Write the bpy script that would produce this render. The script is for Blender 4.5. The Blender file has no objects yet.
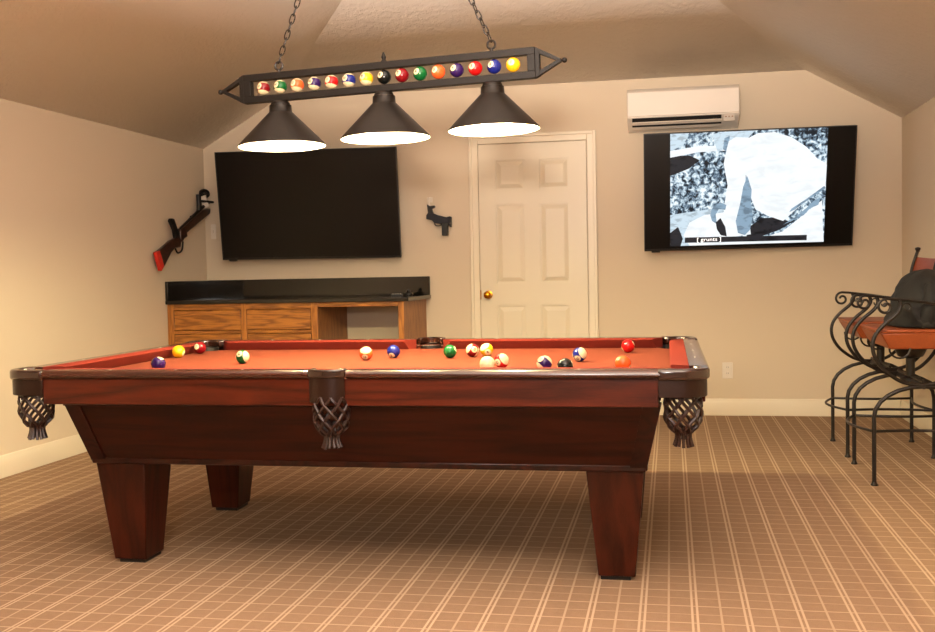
import bpy, bmesh, math, random
from mathutils import Vector, Matrix, Euler
random.seed(7)
PI = math.pi
C = bpy.context.scene.collection

# ------------------------------------------------------------------ materials
def newmat(name):
    m = bpy.data.materials.new(name); m.use_nodes = True
    nt = m.node_tree; b = nt.nodes['Principled BSDF']
    return m, nt, b
def srgb(r, g, b):
    f = lambda c: ((c/255+0.055)/1.055)**2.4 if c/255 > 0.04045 else c/255/12.92
    return (f(r), f(g), f(b), 1)
def N(nt, t, **kw):
    n = nt.nodes.new(t)
    for k, v in kw.items():
        if k in n.inputs: n.inputs[k].default_value = v
        else: setattr(n, k, v)
    return n
def plain(name, col, rough=.5, metal=0, coat=0, bump=0, bscale=60, spec=.5, var=0, emis=None, es=0):
    m, nt, b = newmat(name)
    b.inputs['Base Color'].default_value = col
    b.inputs['Roughness'].default_value = rough
    b.inputs['Metallic'].default_value = metal
    b.inputs['Coat Weight'].default_value = coat
    b.inputs['Coat Roughness'].default_value = .12
    b.inputs['Specular IOR Level'].default_value = spec
    tc = N(nt, 'ShaderNodeTexCoord')
    n = N(nt, 'ShaderNodeTexNoise', Scale=bscale, Detail=4.0)
    nt.links.new(tc.outputs['Object'], n.inputs['Vector'])
    if bump:
        bp = N(nt, 'ShaderNodeBump', Strength=bump, Distance=.01)
        nt.links.new(n.outputs['Fac'], bp.inputs['Height']); nt.links.new(bp.outputs['Normal'], b.inputs['Normal'])
    mx = N(nt, 'ShaderNodeMixRGB', blend_type='MULTIPLY')
    mx.inputs[0].default_value = var; mx.inputs[1].default_value = col
    nt.links.new(n.outputs['Fac'], mx.inputs[2]); nt.links.new(mx.outputs[0], b.inputs['Base Color'])
    if emis:
        b.inputs['Emission Color'].default_value = emis; b.inputs['Emission Strength'].default_value = es
    return m
def wood(name, c1, c2, stretch, rough=.25, coat=.3, freq=9, contrast=(.3, .7)):
    """grain running along one axis; stretch = xyz scale of the pattern"""
    m, nt, b = newmat(name)
    tc = N(nt, 'ShaderNodeTexCoord'); mp = N(nt, 'ShaderNodeMapping')
    mp.inputs['Scale'].default_value = stretch
    nt.links.new(tc.outputs['Object'], mp.inputs['Vector'])
    n0 = N(nt, 'ShaderNodeTexNoise', Scale=1.6, Detail=2.0)
    nt.links.new(mp.outputs[0], n0.inputs['Vector'])
    mul = N(nt, 'ShaderNodeMath', operation='MULTIPLY'); mul.inputs[1].default_value = freq*2
    nt.links.new(n0.outputs['Fac'], mul.inputs[0])
    fr = N(nt, 'ShaderNodeMath', operation='PINGPONG'); fr.inputs[1].default_value = 1
    nt.links.new(mul.outputs[0], fr.inputs[0])
    mp2 = N(nt, 'ShaderNodeMapping'); mp2.inputs['Scale'].default_value = tuple(s*14 for s in stretch)
    nt.links.new(tc.outputs['Object'], mp2.inputs['Vector'])
    n1 = N(nt, 'ShaderNodeTexNoise', Scale=3.0, Detail=5.0)
    nt.links.new(mp2.outputs[0], n1.inputs['Vector'])
    ad = N(nt, 'ShaderNodeMath', operation='MULTIPLY_ADD'); ad.inputs[1].default_value = .55
    nt.links.new(fr.outputs[0], ad.inputs[0])
    m2 = N(nt, 'ShaderNodeMath', operation='MULTIPLY'); m2.inputs[1].default_value = .5
    nt.links.new(n1.outputs['Fac'], m2.inputs[0]); nt.links.new(m2.outputs[0], ad.inputs[2])
    cr = N(nt, 'ShaderNodeValToRGB')
    cr.color_ramp.elements[0].position = contrast[0]; cr.color_ramp.elements[0].color = c1
    cr.color_ramp.elements[1].position = contrast[1]; cr.color_ramp.elements[1].color = c2
    nt.links.new(ad.outputs[0], cr.inputs[0]); nt.links.new(cr.outputs[0], b.inputs['Base Color'])
    b.inputs['Roughness'].default_value = rough; b.inputs['Coat Weight'].default_value = coat
    b.inputs['Coat Roughness'].default_value = .15
    if name.split('_')[0] in ('body', 'leg', 'apron'): b.inputs['Specular IOR Level'].default_value = .22
    return m

WALLC = srgb(208, 192, 168)
M = {}
M['wall'] = plain('wall_paint', WALLC, .75, bump=.05, bscale=300, spec=.3)
M['trim'] = plain('trim_paint', srgb(222, 210, 186), .35)
M['door'] = plain('door_paint', srgb(216, 204, 180), .35)
M['white'] = plain('white_plastic', srgb(218, 208, 194), .4)
M['brass'] = plain('polished_brass', srgb(230, 160, 40), .15, metal=1)
M['granite'] = plain('black_granite', srgb(30, 27, 22), .08, bump=0, var=.6, bscale=220)
M['black'] = plain('black_plastic', srgb(16, 14, 13), .35)
M['screen_off'] = plain('dark_screen', srgb(7, 5, 4), .3, spec=.25)
M['bronze'] = plain('dark_bronze', srgb(22, 16, 11), .5, metal=.2, spec=.3)
M['shade'] = plain('dark_bronze_shade', srgb(24, 17, 11), .42, metal=.3, spec=.35)
M['shade_in'] = plain('white_enamel', srgb(250, 240, 222), .5)
M['iron'] = plain('wrought_iron', srgb(26, 18, 13), .4, metal=.3, bump=.15, bscale=200)
M['chain'] = plain('chain_bronze', srgb(30, 20, 13), .4, metal=.3)
M['cloth'] = plain('red_billiard_cloth', srgb(104, 48, 32), .95, bump=.05, bscale=900, spec=.1)
M['cushion'] = plain('red_cushion_cloth', srgb(106, 36, 26), .9, bump=.05, bscale=900, spec=.1)
M['rail'] = wood('rail_wood', srgb(44, 17, 8), srgb(62, 26, 13), (.8, 7, 7), .2, .35, freq=4, contrast=(.15, .8))
M['railend'] = wood('rail_wood_cross', srgb(44, 17, 8), srgb(62, 26, 13), (7, .8, 7), .16, .6, freq=4, contrast=(.15, .8))
M['apron'] = wood('apron_wood', srgb(46, 14, 5), srgb(80, 28, 12), (.8, 9, 9), .3, .1, freq=4, contrast=(.2, .75))
M['apronend'] = wood('apron_wood_cross', srgb(58, 20, 9), srgb(92, 37, 18), (9, .8, 9), .3, .1, freq=4, contrast=(.2, .75))
M['body'] = wood('body_wood', srgb(30, 7, 2), srgb(54, 17, 6), (.7, 7, 7), .35, .0, freq=5, contrast=(.2, .75))
M['bodydark'] = wood('body_trim_wood', srgb(30, 9, 5), srgb(48, 16, 8), (3, 3, 3), .3, .1)
M['leg'] = wood('leg_wood', srgb(38, 11, 4), srgb(64, 23, 10), (8, 8, .8), .35, .05, freq=4, contrast=(.2, .75))
M['leather'] = plain('brown_pocket_leather', srgb(36, 17, 9), .36, bump=.1, bscale=90, spec=.2, coat=.03)
M['leather_cap'] = plain('brown_pocket_cap', srgb(40, 18, 10), .2, coat=.35)
M['net'] = plain('woven_leather_net', srgb(40, 16, 9), .35, bump=.2, bscale=200)
M['liner'] = plain('black_pocket_liner', srgb(14, 9, 7), .5)
M['sight'] = plain('pearl_sight', srgb(240, 230, 205), .25)
M['oak'] = wood('oak_panel', srgb(128, 76, 26), srgb(176, 112, 44), (1.2, 10, 12), .4, .1, freq=6)
M['oakv'] = wood('oak_stile', srgb(140, 84, 30), srgb(178, 114, 46), (12, 12, 1.2), .4, .1, freq=6)
M['oakend'] = wood('oak_end_panel', srgb(132, 82, 38), srgb(158, 102, 52), (10, 8, 1.5), .45, .05, freq=5)
M['tan'] = plain('tan_leather', srgb(146, 66, 22), .42, bump=.1, bscale=80, var=.3)
M['jacket'] = plain('black_jacket', srgb(14, 12, 11), .8, bump=.35, bscale=28)
M['gunwood'] = wood('walnut_stock', srgb(34, 15, 7), srgb(58, 28, 14), (5, 3, 5), .35, .2)
M['red'] = plain('red_pad', srgb(190, 34, 20), .5)
M['gunmetal'] = plain('gun_metal', srgb(26, 24, 24), .35, metal=.4)
M['bluegun'] = plain('blued_pistol', srgb(26, 28, 38), .35, metal=.4)
M['bulb'] = plain('lit_bulb', (1, .8, .5, 1), .5, emis=(1, .78, .48, 1), es=14)
M['digit'] = plain('black_digit', srgb(20, 18, 18), .4)
M['subtitle'] = plain('subtitle_white', (1, 1, 1, 1), .5, emis=(1, 1, 1, 1), es=1.1)

def ceiling_mat():
    m, nt, b = newmat('textured_ceiling')
    b.inputs['Base Color'].default_value = srgb(246, 238, 230); b.inputs['Roughness'].default_value = .9  # same paint as the walls, whitened to stand in for missing light
    tc = N(nt, 'ShaderNodeTexCoord'); n = N(nt, 'ShaderNodeTexNoise', Scale=26.0, Detail=3.0, Roughness=.6)
    nt.links.new(tc.outputs['Object'], n.inputs['Vector'])
    cr = N(nt, 'ShaderNodeValToRGB'); cr.color_ramp.elements[0].position = .46; cr.color_ramp.elements[1].position = .56
    nt.links.new(n.outputs['Fac'], cr.inputs[0])
    bp = N(nt, 'ShaderNodeBump', Strength=.28, Distance=.006)
    nt.links.new(cr.outputs[0], bp.inputs['Height']); nt.links.new(bp.outputs[0], b.inputs['Normal'])
    return m
M['ceiling'] = ceiling_mat()

def carpet_mat():
    m, nt, b = newmat('plaid_carpet')
    b.inputs['Roughness'].default_value = .95; b.inputs['Specular IOR Level'].default_value = .1
    tc = N(nt, 'ShaderNodeTexCoord'); sp = N(nt, 'ShaderNodeSeparateXYZ')
    nt.links.new(tc.outputs['Object'], sp.inputs[0])
    P = .1614
    def mth(op, a, bb=None, c=None):
        n = N(nt, 'ShaderNodeMath', operation=op)
        for i, v in enumerate((a, bb, c)):
            if v is None: continue
            if isinstance(v, (int, float)): n.inputs[i].default_value = v
            else: nt.links.new(v, n.inputs[i])
        return n.outputs[0]
    def line(src, offs, half, soft=.0022):
        # distance to the nearest line of a family repeating every P
        s = mth('SUBTRACT', src, offs); s = mth('ADD', s, P*200.5)
        s = mth('FRACT', mth('DIVIDE', s, P)); s = mth('ABSOLUTE', mth('MULTIPLY', mth('SUBTRACT', s, .5), P))
        s = mth('SUBTRACT', half+soft, s); s = mth('DIVIDE', s, soft)
        n = N(nt, 'ShaderNodeClamp'); nt.links.new(s, n.inputs[0]); return n.outputs[0]
    x, y = sp.outputs[0], sp.outputs[1]
    ls = [line(x, -.0988-.0078, .0026), line(x, -.0988+.0078, .0026), line(x, -.0988+P/2, .0026),
          line(y, 3.69, .0032), line(y, 3.69+P/2, .0016)]
    w = [.9, .9, .6, .6, .5]
    acc = None
    for l, ww in zip(ls, w):
        v = mth('MULTIPLY', l, ww); acc = v if acc is None else mth('MAXIMUM', acc, v)
    n = N(nt, 'ShaderNodeTexNoise', Scale=260.0, Detail=3.0); nt.links.new(tc.outputs['Object'], n.inputs['Vector'])
    n2 = N(nt, 'ShaderNodeTexNoise', Scale=40.0, Detail=3.0); nt.links.new(tc.outputs['Object'], n2.inputs['Vector'])
    base = N(nt, 'ShaderNodeMixRGB'); base.inputs[1].default_value = srgb(124, 97, 74); base.inputs[2].default_value = srgb(158, 130, 104)
    nn = mth('ADD', mth('MULTIPLY', n.outputs['Fac'], .6), mth('MULTIPLY', n2.outputs['Fac'], .4))
    nt.links.new(nn, base.inputs[0])
    mx = N(nt, 'ShaderNodeMixRGB'); mx.inputs[2].default_value = srgb(186, 160, 132)
    nt.links.new(acc, mx.inputs[0]); nt.links.new(base.outputs[0], mx.inputs[1])
    nt.links.new(mx.outputs[0], b.inputs['Base Color'])
    bp = N(nt, 'ShaderNodeBump', Strength=.4, Distance=.004); nt.links.new(n.outputs['Fac'], bp.inputs['Height'])
    nt.links.new(bp.outputs[0], b.inputs['Normal'])
    return m
M['carpet'] = carpet_mat()

def ball_mat(name, col, stripe):
    """solid or striped ball: stripe round local Z, number discs on -Y and +Y"""
    m, nt, b = newmat(name)
    b.inputs['Roughness'].default_value = .16; b.inputs['Specular IOR Level'].default_value = .35
    tc = N(nt, 'ShaderNodeTexCoord'); nm = N(nt, 'ShaderNodeVectorMath', operation='NORMALIZE')
    nt.links.new(tc.outputs['Object'], nm.inputs[0]); sp = N(nt, 'ShaderNodeSeparateXYZ'); nt.links.new(nm.outputs[0], sp.inputs[0])
    ivory = srgb(214, 196, 154)
    cur = N(nt, 'ShaderNodeRGB'); cur.outputs[0].default_value = col
    out = cur.outputs[0]
    if stripe:
        a = N(nt, 'ShaderNodeMath', operation='ABSOLUTE'); nt.links.new(sp.outputs[2], a.inputs[0])
        g = N(nt, 'ShaderNodeMath', operation='GREATER_THAN'); g.inputs[1].default_value = .56; nt.links.new(a.outputs[0], g.inputs[0])
        mx = N(nt, 'ShaderNodeMixRGB'); mx.inputs[2].default_value = ivory
        nt.links.new(g.outputs[0], mx.inputs[0]); nt.links.new(out, mx.inputs[1]); out = mx.outputs[0]
    if stripe is not None:
        a = N(nt, 'ShaderNodeMath', operation='ABSOLUTE'); nt.links.new(sp.outputs[1], a.inputs[0])
        g = N(nt, 'ShaderNodeMath', operation='GREATER_THAN'); g.inputs[1].default_value = .885; nt.links.new(a.outputs[0], g.inputs[0])
        mx = N(nt, 'ShaderNodeMixRGB'); mx.inputs[2].default_value = ivory
        nt.links.new(g.outputs[0], mx.inputs[0]); nt.links.new(out, mx.inputs[1]); out = mx.outputs[0]
    nt.links.new(out, b.inputs['Base Color'])
    return m
BALLC = {1: ('yellow', srgb(226, 166, 22)), 2: ('blue', srgb(22, 30, 104)), 3: ('red', srgb(176, 18, 18)), 4: ('purple', srgb(42, 18, 72)),
         5: ('orange', srgb(214, 84, 36)), 6: ('green', srgb(10, 84, 38)), 7: ('maroon', srgb(110, 8, 16)), 8: ('black', srgb(16, 18, 16))}
BM = {}
for k, (n, c) in BALLC.items():
    BM[k] = ball_mat('ball_%s_solid' % n, c, False)
    if k < 8: BM[k+8] = ball_mat('ball_%s_stripe' % n, c, True)
BM[0] = ball_mat('ball_cue_ivory', srgb(214, 196, 152), None)

# ------------------------------------------------------------------ mesh helper
class MB:
    def __init__(s, org=(0, 0, 0)):
        s.v = []; s.f = []; s.mi = []; s.o = Vector(org); s.cur = 0
    def add(s, vs, fs):
        b = len(s.v); s.v += [Vector(p)-s.o for p in vs]
        for f in fs: s.f.append([i+b for i in f]); s.mi.append(s.cur)
        return s
    def box(s, x0, x1, y0, y1, z0, z1):
        return s.add([(x0,y0,z0),(x1,y0,z0),(x1,y1,z0),(x0,y1,z0),(x0,y0,z1),(x1,y0,z1),(x1,y1,z1),(x0,y1,z1)],
                     [(0,3,2,1),(4,5,6,7),(0,1,5,4),(1,2,6,5),(2,3,7,6),(3,0,4,7)])
    def frust(s, b, t):   # two quads (bottom, top) of 4 points each
        return s.add(list(b)+list(t), [(0,3,2,1),(4,5,6,7),(0,1,5,4),(1,2,6,5),(2,3,7,6),(3,0,4,7)])
    def prism(s, poly, ax, a, b):
        n = len(poly)
        def P(p, w):
            if ax == 'z': return (p[0], p[1], w)
            if ax == 'y': return (p[0], w, p[1])
            return (w, p[0], p[1])
        vs = [P(p, a) for p in poly]+[P(p, b) for p in poly]
        fs = [list(range(n))[::-1], list(range(n, 2*n))]+[(i, (i+1) % n, n+(i+1) % n, n+i) for i in range(n)]
        return s.add(vs, fs)
    def tube(s, pts, r, seg=8, closed=False, caps=True):
        pts = [Vector(p) for p in pts]; n = len(pts)
        rs = r if isinstance(r, (list, tuple)) else [r]*n
        T = []
        for i in range(n):
            if closed: t = pts[(i+1) % n]-pts[i-1]
            else: t = pts[min(i+1, n-1)]-pts[max(i-1, 0)]
            T.append(t.normalized())
        up = Vector((0, 0, 1)) if abs(T[0].z) < .9 else Vector((1, 0, 0))
        u = T[0].cross(up).normalized(); vs = []
        for i in range(n):
            u = (u-T[i]*u.dot(T[i])).normalized(); w = T[i].cross(u)
            for k in range(seg):
                a = 2*PI*k/seg; vs.append(pts[i]+(u*math.cos(a)+w*math.sin(a))*rs[i])
        fs = []
        for i in range(n if closed else n-1):
            j = (i+1) % n
            for k in range(seg):
                l = (k+1) % seg; fs.append((i*seg+k, i*seg+l, j*seg+l, j*seg+k))
        if not closed and caps:
            fs.append(list(range(seg))[::-1]); fs.append([(n-1)*seg+k for k in range(seg)])
        return s.add(vs, fs)
    def lathe(s, prof, c=(0, 0, 0), seg=32, ax='z', closed=False, sx=1, sy=1):
        vs = []; n = len(prof)
        for r, h in prof:
            for k in range(seg):
                a = 2*PI*k/seg; p = (r*math.cos(a)*sx, r*math.sin(a)*sy)
                if ax == 'z': q = (c[0]+p[0], c[1]+p[1], c[2]+h)
                elif ax == 'y': q = (c[0]+p[0], c[1]+h, c[2]+p[1])
                else: q = (c[0]+h, c[1]+p[0], c[2]+p[1])
                vs.append(q)
        fs = []
        for i in range(n if closed else n-1):
            j = (i+1) % n
            for k in range(seg):
                l = (k+1) % seg; fs.append((i*seg+k, i*seg+l, j*seg+l, j*seg+k))
        if not closed: fs.append(list(range(seg))[::-1]); fs.append([(n-1)*seg+k for k in range(seg)])
        return s.add(vs, fs)
    def sphere(s, c, r, seg=20, rings=12, sc=(1, 1, 1)):
        prof = []
        vs = [(c[0], c[1], c[2]-r*sc[2])]
        for i in range(1, rings):
            t = -PI/2+PI*i/rings
            for k in range(seg):
                a = 2*PI*k/seg
                vs.append((c[0]+r*sc[0]*math.cos(t)*math.cos(a), c[1]+r*sc[1]*math.cos(t)*math.sin(a), c[2]+r*sc[2]*math.sin(t)))
        vs.append((c[0], c[1], c[2]+r*sc[2])); fs = []
        for k in range(seg):
            fs.append((0, 1+(k+1) % seg, 1+k))
            for i in range(rings-2):
                a = 1+i*seg; fs.append((a+k, a+(k+1) % seg, a+seg+(k+1) % seg, a+seg+k))
            a = 1+(rings-2)*seg; fs.append((a+k, a+(k+1) % seg, len(vs)-1))
        return s.add(vs, fs)
    def build(s, name, mat, parent=None, bevel=0, smooth=35, seg=2, subd=0):
        me = bpy.data.meshes.new(name); me.from_pydata([tuple(v) for v in s.v], [], s.f)
        bm = bmesh.new(); bm.from_mesh(me); bmesh.ops.recalc_face_normals(bm, faces=bm.faces)
        bm.to_mesh(me); bm.free()
        mats = mat if isinstance(mat, (list, tuple)) else [mat]
        for m_ in mats: me.materials.append(m_)
        if len(mats) > 1: me.polygons.foreach_set('material_index', s.mi)
        me.polygons.foreach_set('use_smooth', [True]*len(me.polygons))
        if smooth < 180: me.set_sharp_from_angle(angle=math.radians(smooth))
        o = bpy.data.objects.new(name, me); C.objects.link(o)
        if parent is not None: o.parent = parent
        elif s.o.length > 0: o.location = s.o
        if bevel:
            b = o.modifiers.new('bevel', 'BEVEL'); b.width = bevel; b.segments = seg; b.limit_method = 'ANGLE'; b.angle_limit = math.radians(40)
            b.harden_normals = False
        if subd:
            b = o.modifiers.new('sub', 'SUBSURF'); b.levels = subd; b.render_levels = subd
        return o
def thing(name, label, cat, loc=(0, 0, 0), rot=(0, 0, 0), group=None):
    o = bpy.data.objects.new(name, None); C.objects.link(o); o.location = loc; o.rotation_euler = rot
    o.empty_display_size = .1
    return tag(o, label, cat, group)
def tag(o, label, cat, group=None):
    o['label'] = label; o['category'] = cat
    if group: o['group'] = group
    return o
def struct(o): o['kind'] = 'structure'; return o
def copy_tree(o, parent=None):
    c = o.copy(); C.objects.link(c)
    if parent is not None: c.parent = parent
    for ch in list(o.children): copy_tree(ch, c)
    return c
def text_mesh(s, size, depth=0):
    cu = bpy.data.curves.new('text', 'FONT'); cu.body = s; cu.size = size; cu.align_x = 'CENTER'; cu.align_y = 'CENTER'
    cu.extrude = depth; cu.offset = size*.05 if size < .02 else 0; cu.resolution_u = 3
    o = bpy.data.objects.new('text', cu); C.objects.link(o)
    me = bpy.data.meshes.new_from_object(o.evaluated_get(bpy.context.evaluated_depsgraph_get()))
    bpy.data.objects.remove(o); return me
def arc(cx, cy, r, a0, a1, n):
    return [(cx+r*math.cos(math.radians(a0+(a1-a0)*i/n)), cy+r*math.sin(math.radians(a0+(a1-a0)*i/n))) for i in range(n+1)]
def smoothpath(pts, n=8):
    pts = [Vector(p) for p in pts]; out = []
    for i in range(len(pts)-1):
        p0 = pts[max(i-1, 0)]; p1 = pts[i]; p2 = pts[i+1]; p3 = pts[min(i+2, len(pts)-1)]
        for k in range(n):
            t = k/n
            out.append(.5*((2*p1)+(p2-p0)*t+(2*p0-5*p1+4*p2-p3)*t*t+(3*p1-p0-3*p2+p3)*t**3))
    out.append(pts[-1]); return out

# ------------------------------------------------------------------ room
XL, XR, YB, YF = -3.634, 1.595, 7.7635, -2.2
ZW, ZH, SL, ZC = 2.095, 2.4627, .57, 3.07
BS = .51
hx = (ZH-ZW)/SL; cxx = (ZC-ZW)/SL; yb = YB-(ZC-ZH)/BS
struct(MB().box(XL-.15, XR+.15, YF-.15, YB+.15, -.1, 0).build('floor', M['carpet']))
struct(MB().box(XL-.15, XL, YF, YB, 0, ZW+.0).build('wall_left', M['wall']))
struct(MB().box(XR, XR+.15, YF, YB, 0, ZW+.0).build('wall_right', M['wall']))
struct(MB().prism([(XL, 0), (XR, 0), (XR, ZW), (XR-hx, ZH), (XL+hx, ZH), (XL, ZW)], 'y', YB, YB+.15).build('wall_back', M['wall']))
struct(MB().prism([(XL, 0), (XR, 0), (XR, ZW), (XR-cxx, ZC), (XL+cxx, ZC), (XL, ZW)], 'y', YF-.15, YF).build('wall_front', M['wall']))
cm = MB()
A = [(XL, YF, ZW), (XL, YB, ZW), (XL+hx, YB, ZH), (XL+cxx, yb, ZC), (XL+cxx, YF, ZC)]
B = [(XR, YF, ZW), (XR, YB, ZW), (XR-hx, YB, ZH), (XR-cxx, yb, ZC), (XR-cxx, YF, ZC)]
cm.add(A+B, [(0,1,2,3,4), (5,9,8,7,6), (2,7,8,3), (3,8,9,4)])
o = struct(cm.build('ceiling', M['ceiling'], smooth=5))
sm = o.modifiers.new('thickness', 'SOLIDIFY'); sm.thickness = .12; sm.offset = 0
for v in o.data.vertices: pass
# make the thickness grow outwards (upwards)
sm.offset = 1 if o.data.polygons[3].normal.z > 0 else -1

def base_prof(): return [(0, 0), (.016, 0), (.016, .085), (.011, .1), (.007, .118), (0, .122)]
def baseboard(name, p):
    return struct(p.build(name, M['trim'], smooth=20))
pr = base_prof()
baseboard('baseboard_left', MB().prism([(XL+a, b) for a, b in pr], 'y', YF, 7.07))
baseboard('baseboard_right', MB().prism([(XR-a, b) for a, b in pr], 'y', YF, YB))
bb = MB()
bb.prism([(YB-a, b) for a, b in pr], 'x', -.53, XR-.016)
baseboard('baseboard_back', bb)
bb2 = MB(); bb2.prism([(YB-a, b) for a, b in pr], 'x', -1.835, -1.50)
baseboard('baseboard_back_left', bb2)
baseboard('baseboard_front', MB().prism([(YF+a, b) for a, b in pr], 'x', XL+.016, XR-.016))

# door with casing
dx0, dx1, dz = -1.410, -.604, 2.03
tr = MB()
for (a, b_) in ((0, .014), (.012, .02)):
    pass
def casing(mb, x0, x1, zt, w, y0, y1):
    mb.box(x0-w, x0, y0, y1, 0, zt+w); mb.box(x1, x1+w, y0, y1, 0, zt+w); mb.box(x0, x1, y0, y1, zt, zt+w)
casing(tr, dx0-.006, dx1+.006, dz+.006, .062, YB-.018, YB)
casing(tr, dx0-.05, dx1+.05, dz+.05, .024, YB-.027, YB)
struct(tr.build('trim_1', M['trim'], bevel=.004))
# slab built from stiles, rails and raised panels
db = MB(); yf = YB-.006
zt = dz
px = [(dx0+.128, dx0+.348), (dx1-.348, dx1-.128)]
pz = [(zt-.34, zt-.12), (zt-1.04, zt-.45), (.22, zt-1.21)]
db.box(dx0, dx1, yf+.0, YB+.02, .008, dz)
# the raised grid in front
def fill(x0, x1, z0, z1): db.box(x0, x1, yf-.012, yf+.001, z0, z1)
fill(dx0, px[0][0], .008, dz); fill(px[0][1], px[1][0], .008, dz); fill(px[1][1], dx1, .008, dz)
zs = [.008]+[v for p in sorted(pz) for v in p]+[dz]
for (a, b_) in px:
    for i in range(0, len(zs), 2): fill(a, b_, zs[i], zs[i+1])
    for (z0, z1) in pz:
        i1, i2 = .012, .042
        q = lambda i, y: [(a+i, y, z0+i), (b_-i, y, z0+i), (b_-i, y, z1-i), (a+i, y, z1-i)]
        db.add(q(i1, yf-.0005)+q(i2, yf-.009), [(0,1,5,4), (1,2,6,5), (2,3,7,6), (3,0,4,7), (4,5,6,7)])
door = struct(db.build('door_1', M['door'], smooth=10))
kb = MB(); kb.lathe([(.032, 0), (.03, -.006), (.012, -.01), (.011, -.03), (.022, -.036), (.029, -.05), (.028, -.06), (.018, -.07), (.004, -.073)], (dx0+.058, yf-.012, .905), 24, 'y')
kb.build('door_knob', M['brass'], door)
lp = MB(); lp.box(dx0-.004, dx0+.003, yf-.014, yf-.004, .87, .94); lp.build('latch_plate', M['brass'], door)

# outlet and switch plates
def plate(name, label, cat, x, z, w, h, holes):
    t = thing(name, label, cat, (x, YB, z))
    p = MB(); p.box(-w/2, w/2, -.006, 0, -h/2, h/2); p.build('cover_plate', M['white'], t, bevel=.003)
    for hz in holes:
        q = MB(); q.lathe([(.0165, -.0055), (.0165, -.0085), (.012, -.009)], (0, 0, hz), 20, 'y', sy=1.1); q.build('socket', M['white'], t)
        s_ = MB(); s_.box(-.007, -.0045, -.0097, -.0088, hz-.002, hz+.007); s_.box(.0045, .007, -.0097, -.0088, hz-.002, hz+.007)
        s_.build('socket_slot', M['black'], t)
    return t
plate('wall_outlet', 'cream double electrical outlet low on the back wall right of the door', 'outlet', .398, .328, .075, .118, (-.022, .022))
t = plate('light_switch', 'cream light switch plate on the back wall left of the switched-off television', 'light switch', -3.565, 1.44, .045, .118, ())
q = MB(); q.box(-.005, .005, -.016, -.005, -.012, .012); q.build('toggle', M['white'], t)

# ------------------------------------------------------------------ air conditioner
t = thing('air_conditioner', 'white wall-mounted split air conditioner above the lit television', 'air conditioner', (.097, YB, 2.215))
w = .39
p = MB(); p.prism([(0, .145), (-.165, .145), (-.192, .125), (-.2, .06), (-.2, -.06), (-.19, -.072), (0, -.145)], 'x', -w, w)
p.build('housing', M['white'], t, bevel=.006)
p = MB(); p.prism([(-.2, .12), (-.206, .115), (-.206, -.052), (-.2, -.056)], 'x', -w+.004, w-.004); p.build('front_panel', M['white'], t, bevel=.002)
p = MB(); p.prism([(-.188, -.070), (-.199, -.066), (-.170, -.124), (-.158, -.124)], 'x', -w+.035, w-.125); p.build('air_slot', M['black'], t)
p = MB(); p.prism([(-.203, -.098), (-.198, -.092), (-.12, -.134), (-.125, -.14)], 'x', -w+.035, w-.125); p.build('louver', M['white'], t, bevel=.002)
p = MB(); p.prism([(-.198, -.07), (-.201, -.068), (-.176, -.108), (-.172, -.108)], 'x', w-.11, w-.035); p.build('indicator_panel', M['white'], t)
p = MB()
for k in range(3): p.box(w-.1+k*.022, w-.09+k*.022, -.2015, -.192, -.084, -.078)
p.build('indicator_lights', M['oakend'], t)

# ------------------------------------------------------------------ televisions
def tv(label, loc, yaw, tilt, roll, w, h, mats, extra=None):
    t = thing('television', label, 'television', loc)
    # world matrix: local x right, y into wall, z up the screen (top tipped into the room)
    r = Vector((math.cos(yaw), math.sin(yaw), 0)); n = Vector((-math.sin(yaw), math.cos(yaw), 0))
    u = Vector((0, 0, 1))*math.cos(tilt)-n*math.sin(tilt)
    r2 = r*math.cos(roll)+u*math.sin(roll); u2 = u*math.cos(roll)-r*math.sin(roll); f = u2.cross(r2)
    t.rotation_euler = Matrix((r2, f, u2)).transposed().to_euler()
    bz = MB(); bz.box(-w/2, w/2, 0, .03, -h/2, h/2); bz.box(-w*.3, w*.3, .028, .06, -h*.36, h*.2); bz.build('housing', M['black'], t, bevel=.004)
    fr = .007
    b_ = MB(); b_.box(-w/2, w/2, -.006, .002, -h/2, -h/2+.014); b_.box(-w/2, w/2, -.006, .002, h/2-fr, h/2)
    b_.box(-w/2, -w/2+fr, -.006, .002, -h/2, h/2); b_.box(w/2-fr, w/2, -.006, .002, -h/2, h/2); b_.build('bezel', M['black'], t)
    s_ = MB()
    s_.box(-w/2+fr, w/2-fr, -.003, 0, -h/2+.014, h/2-fr)
    if extra: extra(s_, w, h)
    scr = s_.build('screen', mats, t, smooth=10)
    # bracket behind, reaching back to the wall
    inv = t.rotation_euler.to_matrix().inverted()
    for sx in (-.18, .18):
        p0 = Vector((sx, .05, .05)); g = t.rotation_euler.to_matrix() @ p0 + Vector(loc)
        wall = Vector((g.x, YB-.012, g.z-.03)); p1 = inv @ (wall-Vector(loc))
        m = MB(); m.tube([p0, p1], .012, 8); m.build('wall_bracket', M['gunmetal'], t)
    nb = MB(); nb.box(-w/2+.05, -w/2+.11, -.004, .02, -h/2-.012, -h/2+.002); nb.build('sensor', M['black'], t, bevel=.002)
    return t, scr
tv('switched-off black television tilted forward above the granite worktop', (-2.704, 7.563, 1.616), .04, .147, -.007, 1.415, .828, M['screen_off'])

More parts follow.
